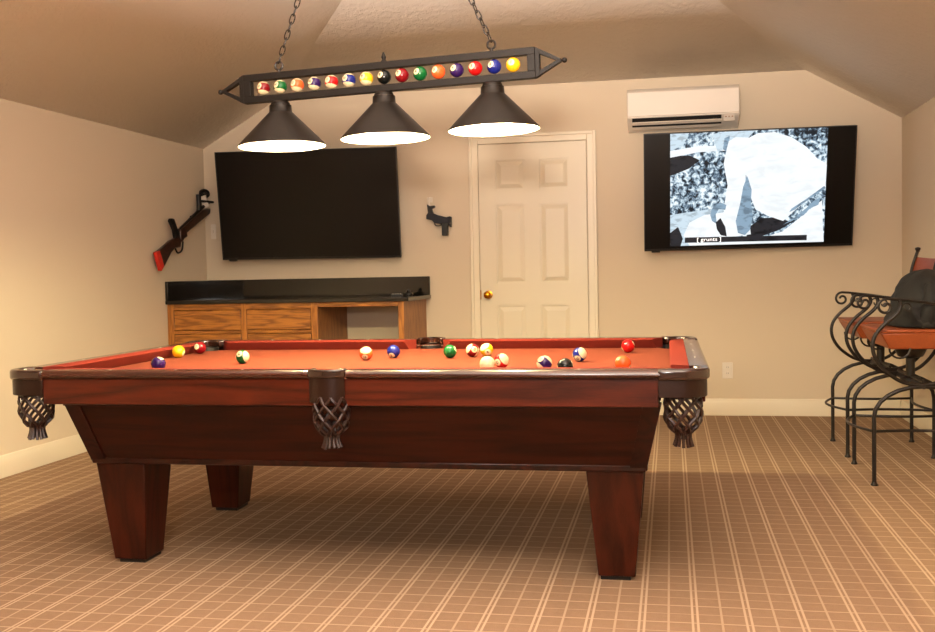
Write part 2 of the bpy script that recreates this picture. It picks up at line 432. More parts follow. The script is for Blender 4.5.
def film_leaves():
    m, nt, b = newmat('film_foliage')
    tc = N(nt, 'ShaderNodeTexCoord')
    n = N(nt, 'ShaderNodeTexNoise', Scale=30.0, Detail=4.0, Roughness=.6, Distortion=.5); nt.links.new(tc.outputs['Object'], n.inputs['Vector'])
    v = N(nt, 'ShaderNodeTexNoise', Scale=4.0, Detail=2.0); nt.links.new(tc.outputs['Object'], v.inputs['Vector'])
    ad = N(nt, 'ShaderNodeMath', operation='MULTIPLY_ADD'); ad.inputs[1].default_value = .5
    nt.links.new(v.outputs['Fac'], ad.inputs[0]); nt.links.new(n.outputs['Fac'], ad.inputs[2])
    cr = N(nt, 'ShaderNodeValToRGB'); e = cr.color_ramp.elements
    e[0].position = .62; e[0].color = (.012, .016, .022, 1); e[1].position = .88; e[1].color = (.9, .97, 1, 1)
    x = e.new(.72); x.color = (.16, .24, .33, 1); x = e.new(.78); x.color = (.55, .7, .8, 1)
    nt.links.new(ad.outputs[0], cr.inputs[0]); nt.links.new(cr.outputs[0], b.inputs['Emission Color'])
    b.inputs['Emission Strength'].default_value = 1.0; b.inputs['Base Color'].default_value = (.004, .004, .004, 1); b.inputs['Roughness'].default_value = .3; b.inputs['Specular IOR Level'].default_value = .15
    return m
def film(name, col, es=1.0, v=.15, sc=5):
    m, nt, b = newmat(name); tc = N(nt, 'ShaderNodeTexCoord')
    mp = N(nt, 'ShaderNodeMapping'); mp.inputs['Scale'].default_value = (1, 1, 2.4); mp.inputs['Rotation'].default_value = (0, .5, 0)
    nt.links.new(tc.outputs['Object'], mp.inputs[0])
    n = N(nt, 'ShaderNodeTexNoise', Scale=sc, Detail=3.0, Distortion=.6); nt.links.new(mp.outputs[0], n.inputs['Vector'])
    cr = N(nt, 'ShaderNodeValToRGB'); cr.color_ramp.elements[0].position = .35; cr.color_ramp.elements[1].position = .5
    cr.color_ramp.elements[0].color = tuple(c*(1-v) for c in col[:3])+(1,); cr.color_ramp.elements[1].color = col
    nt.links.new(n.outputs['Fac'], cr.inputs[0]); nt.links.new(cr.outputs[0], b.inputs['Emission Color'])
    b.inputs['Emission Strength'].default_value = es; b.inputs['Base Color'].default_value = (.004, .004, .004, 1); b.inputs['Roughness'].default_value = .3; b.inputs['Specular IOR Level'].default_value = .15
    return m
FM = [M['screen_off'], film_leaves(), film('film_white', (.92, .97, 1, 1), 1.0, .10, 7), film('film_shadow_blue', (.30, .44, .58, 1), .9, .45, 14),
      film('film_dark', (.025, .025, .03, 1), 1, .6, 14), film('film_grey', (.62, .76, .86, 1), 1, .35, 16)]
def picture(s, w, h):
    # every shape is given in fractions of the screen (from its left edge, from its top)
    def U(x, y):
        xl = 146+(y-213)*.006; xr = 856-(y-183)*.045
        u = (x-xl)/(xr-xl); yt = 213-(x-145)*.042; ybm = 603-(x-148)*.029
        return u, (y-yt)/(ybm-yt)
    def poly(pts, mi, layer):
        s.cur = mi; y = -.0031-.0004*layer
        vs = []
        for a, b_ in pts:
            u, v = U(a, b_); u = min(max(u, .1265), .866); v = min(max(v, .006), .962)
            vs.append(((u-.5)*w, y, (.5-v)*h))
        s.add(vs, [list(range(len(vs)))[::-1]])
    R_ = [(236, 200), (764, 180), (744, 590), (232, 600)]
    poly(R_, 1, 0)
    poly([(236, 205), (300, 205), (280, 250), (236, 268)], 5, .6)
    poly([(236, 285), (300, 282), (335, 298), (300, 325), (250, 345), (235, 350)], 4, 1)
    poly([(235, 268), (330, 252), (425, 250), (425, 266), (330, 272), (235, 290)], 2, 1.3)
    poly([(380, 212), (430, 205), (520, 200), (500, 222), (450, 232), (420, 262), (395, 270), (385, 240)], 5, 1.4)
    poly([(418, 226), (436, 218), (432, 245), (424, 268), (413, 262)], 3, 1.6)
    poly([(235, 480), (300, 470), (370, 460), (420, 440), (440, 520), (430, 590), (235, 592)], 5, 1.5)
    poly([(235, 540), (262, 520), (278, 560), (270, 590), (235, 592)], 4, 1.7)
    poly([(300, 505), (350, 480), (420, 470), (440, 545), (420, 590), (300, 590), (280, 550)], 2, 2)
    poly([(740, 430), (744, 590), (400, 592), (420, 562), (560, 552), (610, 535)], 2, 2)
    poly([(500, 520), (540, 490), (600, 488), (640, 505), (600, 530), (545, 550), (490, 556)], 4, 2.3)
    poly([(432, 236), (455, 222), (500, 224), (530, 209), (585, 206), (640, 222), (690, 254), (725, 292), (750, 305), (757, 312), (752, 380), (700, 425), (655, 460), (612, 500), (560, 482), (520, 460), (505, 420), (496, 370), (489, 345), (480, 420), (500, 500), (505, 545), (430, 556), (412, 500), (418, 440), (428, 380), (415, 310), (425, 262)], 2, 2.6)
    poly([(494, 350), (508, 395), (505, 440), (512, 480), (502, 530), (485, 548), (462, 540), (455, 500), (470, 440), (480, 385)], 3, 3)
    poly([(374, 462), (384, 446), (405, 438), (424, 446), (420, 462), (398, 460), (388, 478), (392, 510), (376, 500), (370, 480)], 3, 3)
    poly([(388, 505), (404, 490), (420, 520), (425, 552), (405, 548), (392, 528)], 4, 3.1)
    poly([(748, 382), (752, 390), (700, 425), (650, 462), (632, 470), (640, 458), (690, 425)], 3, 3)
    poly([(735, 420), (728, 445), (700, 458), (680, 480), (640, 500), (612, 512), (650, 488), (690, 455), (715, 430)], 3, 3)
    poly([(285, 556), (690, 547), (689, 565), (284, 574)], 4, 3.6)
    s.cur = 0
W2, H2 = 1.441, .834
tv2, scr2 = tv('lit television showing a black-and-white film with a subtitle bar', (.539, 7.563, 1.617), .084, .215, .008, W2, H2, FM, picture)
me = text_mesh('[ grunts ]', .037)
for v in me.vertices: v.co = Vector((v.co.x*1.25, -.0055, v.co.y*1.0))
me.materials.append(M['subtitle']); o = bpy.data.objects.new('subtitle_text', me); C.objects.link(o); o.parent = scr2
o.location = ((.315-.5)*W2, 0, (.5-.913)*H2)

# ------------------------------------------------------------------ worktop and cabinets
yfc = 7.075
t = thing('granite_worktop', 'black granite worktop with tall backsplash under the switched-off television', 'worktop', (-2.72, 7.45, .885))
p = MB((-2.72, 7.45, .885)); p.box(XL+.002, -1.800, 7.045, YB-.002, .885, .913); p.build('worktop_slab', M['granite'], t, bevel=.004)
p = MB((-2.72, 7.45, .885)); p.box(XL+.002, -1.806, YB-.024, YB-.002, .913, 1.053); p.build('backsplash', M['granite'], t, bevel=.003)
p = MB((-2.72, 7.45, .885)); p.box(XL+.002, XL+.022, 7.05, YB-.025, .913, 1.053); p.build('side_splash', M['granite'], t, bevel=.003)

cx_ = (-3.632, -2.475)
t = thing('drawer_cabinet', 'golden oak drawer cabinet under the left half of the granite worktop', 'cabinet', (-3.04, 7.45, 0)); O = (-3.04, 7.45, 0)
p = MB(O); p.box(cx_[0], cx_[0]+.02, yfc+.02, YB-.003, 0, .885); p.box(cx_[1]-.02, cx_[1], yfc+.02, YB-.003, 0, .885)
p.box(cx_[0]+.02, cx_[1]-.02, yfc+.05, YB-.003, .08, .1); p.box(cx_[0]+.02, cx_[1]-.02, YB-.02, YB-.003, .1, .885); p.build('carcass', M['oakend'], t)
cols = [(-3.582, -3.057), (-3.018, -2.525)]
rows = [(.690, .842), (.505, .668), (.305, .483), (.1, .283)]
for a, b_ in ((cx_[0], cols[0][0]), (cols[0][1], cols[1][0]), (cols[1][1], cx_[1])):
    p = MB(O); p.box(a, b_, yfc, yfc+.022, .08, .885); p.build('stile', M['oakv'], t, bevel=.0015)
zz = [.08]+[v for r_ in sorted(rows) for v in r_]+[.885]
for a, b_ in cols:
    for i in range(0, len(zz), 2):
        p = MB(O); p.box(a, b_, yfc, yfc+.022, zz[i], zz[i+1]); p.build('rail', M['oak'], t, bevel=.0015)
for a, b_ in cols:
    for z0, z1 in rows:
        d = MB(O); d.box(a+.004, b_-.004, yfc-.002, yfc+.018, z0+.004, z1-.004); d.build('drawer', M['oak'], t, bevel=.004)
        d = MB(O); d.box(a+.02, b_-.02, yfc+.02, YB-.06, z0+.015, z1-.02)
t = thing('knee_hole_frame', 'golden oak end panel and rail framing the open knee space beside the door', 'desk frame', (-2.15, 7.45, 0)); O = (-2.15, 7.45, 0)
p = MB(O); p.box(-1.87, -1.841, yfc+.02, YB-.003, 0, .885); p.build('end_panel', M['oakend'], t, bevel=.002)
p = MB(O); p.box(-1.882, -1.841, yfc, yfc+.02, 0, .885); p.build('stile', M['oakv'], t, bevel=.002)
p = MB(O); p.box(-2.474, -1.883, yfc, yfc+.02, .852, .885); p.build('rail', M['oak'], t, bevel=.002)
# small things on the worktop
t = thing('remote_control', 'small grey remote control lying on the right end of the worktop', 'remote', (-2.0, 7.5, .913), (0, 0, .3))
p = MB(); p.box(-.045, .045, -.018, .018, 0, .014); p.build('case', M['gunmetal'], t, bevel=.004)
p = MB()
for i in range(4):
    for j in range(2): p.box(-.034+i*.018, -.024+i*.018, -.011+j*.013, -.002+j*.013, .0135, .0155)
p.build('buttons', M['white'], t)
t = thing('camera_puck', 'small round black gadget near the right end of the worktop', 'gadget', (-1.925, 7.56, .914))
p = MB(); p.lathe([(.03, 0), (.032, .004), (.03, .014), (.018, .022), (.0, .024)], (0, 0, 0), 20); p.build('gadget_body', M['black'], t)
p = MB(); p.sphere((0, -.004, .032), .015, 14, 8); p.build('gadget_knob', M['black'], t)

# ------------------------------------------------------------------ wall guns
gx = XL
t = thing('toy_rifle', 'wooden stocked rifle with a red butt pad mounted on the left wall', 'rifle', (gx, 7.3, 1.4)); O = (gx, 7.3, 1.4)
stock = [(6.841, 1.267), (6.889, 1.141), (6.948, 1.171), (7.05, 1.262), (7.112, 1.297), (7.201, 1.305), (7.209, 1.344), (7.19, 1.433), (7.159, 1.381), (7.048, 1.352)]
p = MB(O); p.prism(stock, 'x', gx+.035, gx+.065); p.build('stock', M['gunwood'], t, bevel=.008)
p = MB(O); p.prism([(7.185, 1.36), (7.209, 1.344), (7.25, 1.372), (7.3, 1.385), (7.293, 1.415), (7.70, 1.578), (7.72, 1.622), (7.581, 1.6), (7.19, 1.433)], 'x', gx+.026, gx+.074); p.build('forend', M['gunwood'], t, bevel=.008)
p = MB(O); p.tube([(gx+.05, 7.2, 1.43), (gx+.05, 7.58, 1.612), (gx+.05, 7.735, 1.672)], .013, 10); p.build('barrel', M['gunmetal'], t)
p = MB(O); p.prism([(6.822, 1.262), (6.872, 1.277), (6.930, 1.165), (6.889, 1.130)], 'x', gx+.034, gx+.066); p.build('butt_pad', M['red'], t, bevel=.004)
p = MB(O); p.prism([(7.058, 1.496), (7.075, 1.515), (7.108, 1.513), (7.15, 1.45), (7.188, 1.401), (7.134, 1.371), (7.115, 1.43)], 'x', gx+.034, gx+.066); p.build('magazine', M['gunmetal'], t, bevel=.004)
p = MB(O); p.tube(smoothpath([(gx+.05, 7.13, 1.305), (gx+.05, 7.17, 1.265), (gx+.05, 7.24, 1.285), (gx+.05, 7.26, 1.35)], 5), .007, 8); p.build('trigger_guard', M['gunmetal'], t)
p = MB(O); p.tube([(gx+.05, 7.55, 1.59), (gx+.05, 7.555, 1.65), (gx+.05, 7.55, 1.722)], [.02, .017, .02], 10); p.tube([(gx+.05, 7.55, 1.672), (gx+.05, 7.796, 1.678-.0)][:1]+[(gx+.09, 7.72, 1.67)], .01, 8); p.build('wall_hook', M['gunmetal'], t)
p = MB(O); cc = Vector((gx+.05, 7.655, 1.735)); p.tube([cc+Vector((.015*math.cos(a), .042*math.cos(a), .026*math.sin(a))) for a in [2*PI*k/18 for k in range(18)]], .012, 8, closed=True); p.sphere(cc, .02, 12, 8); p.build('front_sight', M['gunmetal'], t)
p = MB(O); p.tube([(gx+.05, 7.625, 1.715), (gx+.055, 7.64, 1.67), (gx+.06, 7.66, 1.635)], [.026, .022, .026], 10); p.build('white_sleeve', M['white'], t)['label'] = 'white plastic sleeve'
for yy, zz_ in ((7.50, 1.545), (7.03, 1.30)):
    p = MB(O); p.tube([(gx+.001, yy, zz_), (gx+.045, yy, zz_)], .012, 8); p.build('wall_peg', M['gunmetal'], t)

t = thing('toy_pistol', 'black pistol hanging on the back wall between the television and the door', 'pistol', (-1.72, YB, 1.5)); O = (-1.72, YB, 1.5)
y0, y1 = YB-.052, YB-.016
fr_ = [(-1.815, 1.517), (-1.803, 1.533), (-1.761, 1.53), (-1.731, 1.516), (-1.657, 1.496), (-1.646, 1.502), (-1.629, 1.498), (-1.633, 1.46), (-1.65, 1.445), (-1.698, 1.446), (-1.754, 1.455), (-1.772, 1.476), (-1.816, 1.487)]
p = MB(O); p.prism(fr_, 'y', y0, y1); p.build('slide', M['bluegun'], t, bevel=.004)
p = MB(O); p.prism([(-1.698, 1.455), (-1.697, 1.359), (-1.65, 1.358), (-1.650, 1.42), (-1.640, 1.455)], 'y', y0-.003, y1+.003); p.build('grip', M['black'], t, bevel=.005)
p = MB(O); p.prism([(-1.815, 1.517), (-1.803, 1.533), (-1.81, 1.599), (-1.787, 1.585), (-1.751, 1.589), (-1.748, 1.574), (-1.774, 1.563), (-1.761, 1.53)], 'y', y0+.004, y1); p.build('muzzle_bracket', M['black'], t, bevel=.003)
p = MB(O); p.prism([(-1.638, 1.505), (-1.622, 1.498), (-1.624, 1.423), (-1.636, 1.423), (-1.645, 1.455)], 'y', y0, y1); p.build('hammer', M['black'], t, bevel=.003)
p = MB(O); p.tube(smoothpath([(-1.755, y0+.018, 1.455), (-1.745, y0+.018, 1.437), (-1.72, y0+.018, 1.434), (-1.700, y0+.018, 1.444)], 4), .0045, 6); p.build('trigger_guard', M['gunmetal'], t)
p = MB(O); p.tube(smoothpath([(-1.795, YB-.002, 1.645), (-1.795, YB-.028, 1.635), (-1.797, YB-.036, 1.61), (-1.79, YB-.032, 1.585)], 4), .008, 8); p.box(-1.815, -1.775, YB-.006, YB, 1.615, 1.655); p.build('wall_hook', M['white'], t)['label'] = 'white plastic hook'

# ------------------------------------------------------------------ pool table
TX, TY = -1.118, 4.1136
T = thing('pool_table', 'dark wood pool table with red cloth and woven leather net pockets', 'pool table', (TX, TY, 0), (0, 0, .0032))
L2, W2_, ZR, ZB = 1.238, .807, .764, .720
CU, CV = 1.150, .719       # corner pocket centre
SP = -.018      # side pockets sit a little left of the middle
# slate bed under the cloth, with the pocket mouths cut as notches in the outline
def bed_outline(hx_, hy_):
    pts = []
    def corner(sx, sy):
        c = (sx*1.118, sy*.690); rr = .062
        return c, rr
    # go round counter-clockwise from the near side
    def addarc(c, r, a0, a1, n=8):
        pts.extend(arc(c[0], c[1], r, a0, a1, n))
    # near edge: left to right with a side notch
    addarc((-CU+.02, -CV+.02), .058, 90, 0)     # near-left corner notch, from left edge to near edge
    addarc((SP, -.77), .055, 180-35, 35, 8)
    addarc((CU-.02, -CV+.02), .058, 180, 90)
    addarc((CU-.02, CV-.02), .058, 270, 180)
    addarc((SP, .77), .055, -35, -180+35, 8)
    addarc((-CU+.02, CV-.02), .058, 0, -90)
    return pts
bo = bed_outline(0, 0)
p = MB(); p.prism(bo, 'z', ZB-.02, ZB); p.build('bed_cloth', M['cloth'], T, smooth=30)
p = MB()
p.box(-1.08, 1.08, -.62, .62, ZB-.075, ZB-.021); p.build('slate', M['liner'], T)


def rail(axis, s, a0, a1):
    """axis 'x': long rail at v = s*W2; axis 'y': end rail at u = s*L2"""
    H_ = W2_ if axis == 'x' else L2
    mr = M['rail'] if axis == 'x' else M['railend']
    prof = [(H_-.066, ZR-.057), (H_-.066, ZR), (H_-.018, ZR+.0005), (H_-.007, ZR-.003), (H_-.0015, ZR-.009), (H_, ZR-.015), (H_-.001, ZR-.020), (H_-.006, ZR-.025), (H_-.012, ZR-.027), (H_-.020, ZR-.028), (H_-.020, ZR-.057)]
    def P(mb, prof_):
        pr_ = [(s*a, b) for a, b in prof_]
        mb.prism(pr_, 'x' if axis == 'x' else 'y', a0, a1)
    m = MB(); P(m, prof); R_ = m.build('rail', mr, T, smooth=40)
    c = MB(); nose = H_-.128
    pf = [(H_-.067, ZR+.0003), (H_-.085, ZR+.0003), (nose+.008, ZR-.0005), (nose, ZR-.005), (nose+.003, ZR-.011), (nose+.024, ZB+.0005), (H_-.067, ZB+.0005)]
    # mitred ends: the nose is shorter than the back
    vs = []; n = len(pf)
    for e, sg in ((a0, 1), (a1, -1)):
        for a, b in pf:
            k = (H_-.067-a)*.75*sg
            q = (e+k, s*a, b) if axis == 'x' else (s*a, e+k, b)
            vs.append(q)
    c.add(vs, [list(range(n)), list(range(n, 2*n))]+[(i, (i+1) % n, n+(i+1) % n, n+i) for i in range(n)])
    c.build('cushion', M['cushion'], R_, smooth=40)
    for k in range(3):
        f = a0+(a1-a0)*(k+1)/4+(.0 if True else 0)
        d = MB(); hh = H_-.040
        q = [(0, -.0045), (.0045, 0), (0, .0045), (-.0045, 0)]
        if axis == 'x': d.prism([(f+a, s*hh+b*.8) for a, b in q], 'z', ZR, ZR+.0012)
        else: d.prism([(s*hh+a*.8, f+b) for a, b in q], 'z', ZR, ZR+.0012)
        d.build('sight', M['sight'], R_)
    return R_
for s in (-1, 1):
    rail('x', s, -1.072, SP-.066); rail('x', s, SP+.066, 1.080); rail('y', s, -.640, .640)
# apron boards
for s in (-1, 1):
    for a0, a1 in ((-1.074, 1.074),):
        p = MB(); y_ = [s*(W2_-.015), s*(W2_-.045)]
        p.box(a0, a1, min(y_), max(y_), .645, ZR-.0285); p.build('apron', M['apron'], T, bevel=.003)
    p = MB(); x_ = [s*(L2-.015), s*(L2-.045)]
    p.box(min(x_), max(x_), -.642, .642, .645, ZR-.0285); p.build('apron', M['apronend'], T, bevel=.003)
    p = MB(); y_ = [s*(W2_-.05), s*(W2_-.10)]
    p.box(-1.02, 1.02, min(y_), max(y_), .636, .652); p.build('apron_moulding', M['bodydark'], T)
# pockets
def net(mb, cx, cy, zt, zb, r0, r1):
    prof = lambda t: r0*(1-t)+r1*t + .008*math.sin(PI*min(1, t*1.1)) - (.022*(max(0, t-.74)/.26)**1.6)
    K = 8; n = 14
    for d in (1, -1):
        for k in range(K):
            pts = []
            for i in range(n+1):
                t_ = i/n; a = 2*PI*k/K+d*t_*1.95+.3
                rr = prof(t_)+.0022*math.sin(i*PI/2.33+k)*d
                pts.append((cx+rr*math.cos(a), cy+rr*math.sin(a), zt+(zb-zt)*t_))
            mb.tube(pts, .0058, 6)
def tassel(mb, cx, cy, zt, zb, r0, r1):
    K = 12
    for k in range(K):
        a = 2*PI*k/K; z = zb+random.uniform(-.003, .004)
        pts = [(cx+r0*math.cos(a)*1.0, cy+r0*math.sin(a), zt+.012), (cx+r0*.72*math.cos(a), cy+r0*.72*math.sin(a), (zt*.7+zb*.3)), (cx+r1*math.cos(a), cy+r1*math.sin(a), z)]
        mb.tube(smoothpath(pts, 3), .0058, 6)
    mb.lathe([(r0*.75, 0), (r0*.8, -.006), (r0*.75, -.012)], (cx, cy, zt*.75+zb*.25), 16)
def liner(mb, cx, cy, r, z0, z1, a0, a1, th=.004, n=20):
    o_ = arc(cx, cy, r, a0, a1, n); i_ = arc(cx, cy, r-th, a1, a0, n); mb.prism(o_+i_, 'z', z0, z1)
for sx in (-1, 1):
    for sy in (-1, 1):
        cap = [(1.070, -.807)]+arc(CU-.003, -CV-.0, .088, -90, 0, 10)+[(1.235, -.638), (1.188, -.638)]+arc(CU, -CV, .052, 55, -145, 14)+[(1.070, -.768)]
        f = lambda q: (sx*q[0], -sy*q[1]) if False else (sx*q[0], sy*-q[1])
        cp = [(sx*a, -sy*b) if sy > 0 else (sx*a, b) for a, b in cap]
        cp = [(sx*a, b if sy < 0 else -b) for a, b in cap]
        P_ = MB(); P_.prism(cp, 'z', ZR-.034, ZR+.003)
        pk = P_.build('corner_pocket', M['leather_cap'], T, bevel=.010, seg=4)
        # leather skirt following the outer edge
        outer = [(1.072, -.799)]+arc(CU-.003, -CV, .080, -90, 0, 10)+[(1.227, -.642)]
        inner = [(1.221, -.642)]+arc(CU-.003, -CV, .074, 0, -90, 10)+[(1.072, -.793)]
        sk = [(sx*a, b if sy < 0 else -b) for a, b in outer+inner]
        m = MB(); m.prism(sk, 'z', .676, ZR-.028); m.build('leather_skirt', M['leather'], pk, bevel=.002)
        cx0, cy0 = sx*CU, sy*CV
        m = MB(); m.lathe([(.056, .0), (.056, .065), (.052, .065), (.052, 0)], (cx0, cy0, .668), 28, closed=True); m.build('pocket_liner', M['liner'], pk)
        m = MB(); net(m, cx0, cy0, .688, .558, .050, .050); m.build('pocket_net', M['net'], pk)
        m = MB(); tassel(m, cx0, cy0, .560, .512, .030, .030); m.build('tassel', M['net'], pk)
for sy in (-1, 1):
    cap = [(-.066, -.768), (-.066, -.806)]+[(-.045, -.822), (-.02, -.829), (.0, -.831), (.02, -.829), (.045, -.822)]+[(.066, -.806), (.066, -.768)]+arc(0, -.775, .048, 20, -200, 16)
    cp = [(a+SP, b if sy < 0 else -b) for a, b in cap]
    P_ = MB(); P_.prism(cp, 'z', ZR-.024, ZR+.006); pk = P_.build('side_pocket', M['leather_cap'], T, bevel=.007, seg=3)
    outer = [(-.063, -.80), (-.045, -.818), (-.02, -.826), (.0, -.827), (.02, -.826), (.045, -.818), (.063, -.80)]
    inner = [(a*.92, b+.006) for a, b in outer[::-1]]
    sk = [(a+SP, b if sy < 0 else -b) for a, b in outer+inner]
    m = MB(); m.prism(sk, 'z', .658, ZR-.02); m.build('leather_skirt', M['leather'], pk, bevel=.002)
    cy0 = sy*.775
    m = MB(); m.lathe([(.052, .0), (.052, .07), (.048, .07), (.048, 0)], (SP, cy0, .665), 28, closed=True); m.build('pocket_liner', M['liner'], pk)
    m = MB(); net(m, SP+.008, sy*.784, .675, .548, .050, .050); m.build('pocket_net', M['net'], pk)
    m = MB(); tassel(m, SP+.008, sy*.784, .550, .503, .030, .032); m.build('tassel', M['net'], pk)
# body: tapered box
ut, vt, ub, vb, zt_, zb_ = 1.060, .705, 1.022, .560, .645, .400
q = lambda u, v, z, o=0: [(-u+o, -v, z), (u+o, -v, z), (u+o, v, z), (-u+o, v, z)]
BO = .016
p = MB(); p.frust(q(ub, vb, zb_), q(ut, vt, zt_, BO)); p.build('body', M['body'], T)
for sx in (-1, 1):
    for sy in (-1, 1):
        w_ = .052
        def L_(u, v, z, e): # L-shaped corner strip section
            return [(sx*(u+e), sy*(v+e), z), (sx*(u-w_), sy*(v+e), z), (sx*(u-w_), sy*(v-.002), z), (sx*(u-.002), sy*(v-.002), z), (sx*(u-.002), sy*(v-w_), z), (sx*(u+e), sy*(v-w_), z)]
        a = L_(ub, vb, zb_, .006); b_ = [(x_+BO, y_, z_) for x_, y_, z_ in L_(ut, vt, zt_, .006)]
        p = MB(); p.add(a+b_, [(0,1,2,3,4,5), (6,7,8,9,10,11)]+[(i, (i+1) % 6, 6+(i+1) % 6, 6+i) for i in range(6)]); p.build('corner_trim', M['bodydark'], T)
for s in (-1, 1):
    p = MB(); y_ = sorted([s*(vb+.012), s*(vb-.012)]); p.box(-ub-.004, ub+.004, y_[0], y_[1], zb_-.006, zb_+.018); p.build('bottom_moulding', M['bodydark'], T, bevel=.005)
    p = MB(); x_ = sorted([s*(ub+.010), s*(ub-.012)]); p.box(x_[0], x_[1], -vb+.012, vb-.012, zb_-.006, zb_+.018); p.build('bottom_moulding', M['bodydark'], T, bevel=.005)
# legs
for sx in (-1, 1):
    for sy in (-1, 1):
        def Q(uo, ui, vo, vi, z):
            u_ = sorted([sx*uo, sx*ui]); v_ = sorted([sy*vo, sy*vi])
            return [(u_[0], v_[0], z), (u_[1], v_[0], z), (u_[1], v_[1], z), (u_[0], v_[1], z)]
        p = MB(); p.frust(Q(.985, .856, .504, .360, .014), Q(1.020, .822, .555, .330, .396)); lg = p.build('leg', M['leg'], T, bevel=.004)
        p = MB(); p.frust(Q(.968, .864, .495, .369, .0), Q(.968, .864, .495, .369, .014)); p.build('foot', M['black'], lg)

# ------------------------------------------------------------------ balls
RB = .0286
ball_mesh = {}
def number_mesh(k, r):
    me = text_mesh(str(k), .0165 if k < 10 else .0135)
    bm = bmesh.new(); bm.from_mesh(me); bmesh.ops.subdivide_edges(bm, edges=bm.edges, cuts=1)
    for v in bm.verts:
        x, z = v.co.x, v.co.y; v.co = Vector((x, -math.sqrt(max(r*r-x*x-z*z, 0))*1.006, z))
    bm.to_mesh(me); bm.free(); me.materials.clear(); me.materials.append(M['digit']); return me
def make_ball(k, r, parent=None, name='pool_ball'):
    s = MB(); s.sphere((0, 0, 0), r, 28, 18); o = s.build(name, BM[k], parent, smooth=180)
    if k:
        d = bpy.data.objects.new('number', number_mesh(k, r)); C.objects.link(d); d.parent = o
        e = bpy.data.objects.new('number', d.data); C.objects.link(e); e.parent = o; e.rotation_euler = (0, 0, PI)
    return o
def frame(pole, num):
    """rotation so that local Z -> pole, local -Y -> num (made perpendicular)"""
    z = Vector(pole).normalized(); n = Vector(num); n = (n-z*n.dot(z)).normalized(); y = -n; x = y.cross(z)
    return Matrix((x, y, z)).transposed().to_euler()
R0 = ((0, 0, 1), (0, -1, .2))
balls = [
 (4, -1.969, 3.748, (-.5, -.8, .2), (.35, -.1, .95), 'solid purple ball by the near left cushion'),
 (1, -2.191, 4.362, (0, 1, .1), (-.9, 0, .3), 'solid yellow ball near the left cushion'),
 (7, -2.191, 4.581, (0, .3, 1), (-.25, -1, .35), 'solid maroon ball in front of the far left corner pocket'),
 (14, -1.754, 4.062, (1, -.12, .12), (.05, -.8, .55), 'green-striped ball alone on the left half of the cloth'),
 (13, -1.265, 4.215, (.1, -.55, .9), (0, -.5, -.9), 'pale ball with an orange stripe beside the solid blue ball'),
 (2, -1.173, 4.316, (0, -.6, .8), (-.1, -.7, -.72), 'solid blue ball just left of the far side pocket'),
 (6, -.921, 4.302, (0, 1, .1), (.9, 0, .4), 'solid green ball just right of the far side pocket'),
 (15, -.833, 4.35, (-.85, -.35, .55), (.75, -.65, 0), 'maroon-striped ball between the solid green and yellow-striped balls'),
 (9, -.778, 4.385, (-.5, -.5, .85), (.4, -.6, -.5), 'yellow-striped ball right of the maroon-striped ball'),
 (0, -.658, 3.717, (0, 0, 1), (0, -1, 0), 'plain ivory cue ball close behind the near rail'),
 (11, -.626, 3.839, (.75, -.45, .5), (-.5, -.75, -.2), 'red-striped ball beside the ivory cue ball'),
 (12, -.451, 3.731, (-.75, -.3, -.75), (-.55, -.6, .6), 'purple-striped ball behind the near rail beside the black ball'),
 (8, -.365, 3.62, (.1, -1, .1), (.9, .1, .3), 'black ball mostly hidden behind the near rail'),
 (10, -.358, 4.121, (.75, -.45, .35), (-.4, -.7, -.6), 'blue-striped ball on the right half of the cloth'),
 (5, -.17, 3.724, (0, -1, .2), (-.8, 0, .6), 'solid orange ball behind the near rail at the right'),
 (3, -.185, 4.548, (0, -1, .1), (.9, 0, .5), 'solid red ball near the far cushion at the right'),
]
for k, x, y, pole, num, lab in balls:
    o = make_ball(k, RB); o.location = (x, y, ZB+RB+.0004); o.rotation_euler = frame(pole, num)
    tag(o, lab, 'pool ball', 'pool balls on the table')

# ------------------------------------------------------------------ pool table light
FX, FY, FZ = -1.128, 4.11, 1.879
yawL, tiltL = -.075, -.020
F = thing('billiard_light', 'dark bronze billiard light with three cone shades and a row of numbered balls', 'ceiling light', (FX, FY, FZ))
F.rotation_euler = (Matrix.Rotation(yawL, 3, 'Z') @ Matrix.Rotation(tiltL, 3, 'Y')).to_euler()
RL = F.rotation_euler.to_matrix(); RLi = RL.inverted()
hl, hh_, bt, dp = .623, .0595, .0275, .016
p = MB()
p.box(-hl, hl, -dp, dp, hh_-bt, hh_); p.box(-hl, hl, -dp, dp, -hh_, -hh_+bt)
p.box(-hl, -hl+.034, -dp, dp, -hh_+bt, hh_-bt); p.box(hl-.030, hl, -dp, dp, -hh_+bt, hh_-bt)
p.build('frame', M['bronze'], F, bevel=.0015)
for s in (-1, 1):
    p = MB(); w_ = .0145
    tri_o = [(hl+.002, -hh_), (hl+.110, 0), (hl+.002, hh_)]; 
    # open triangle from three bars
    p.prism([(s*a, b) for a, b in [(hl+.001, hh_), (hl+.001, hh_-.020), (hl+.092, -.004), (hl+.104, .004)]], 'y', -dp*.75, dp*.75)
    p.prism([(s*a, b) for a, b in [(hl+.001, -hh_), (hl+.104, -.004), (hl+.092, .004), (hl+.001, -hh_+.020)]], 'y', -dp*.75, dp*.75)
    p.prism([(s*a, b) for a, b in [(hl+.001, -hh_), (hl+.018, -hh_+.008), (hl+.018, hh_-.008), (hl+.001, hh_)]], 'y', -dp*.9, dp*.9)
    p.build('end_bracket', M['bronze'], F, bevel=.001)
    p = MB(); p.tube([(s*(hl+.085), 0, 0), (s*(hl+.108), 0, 0)], .004, 8); p.sphere((s*(hl+.114), 0, 0), .0105, 14, 8); p.build('finial', M['bronze'], F)
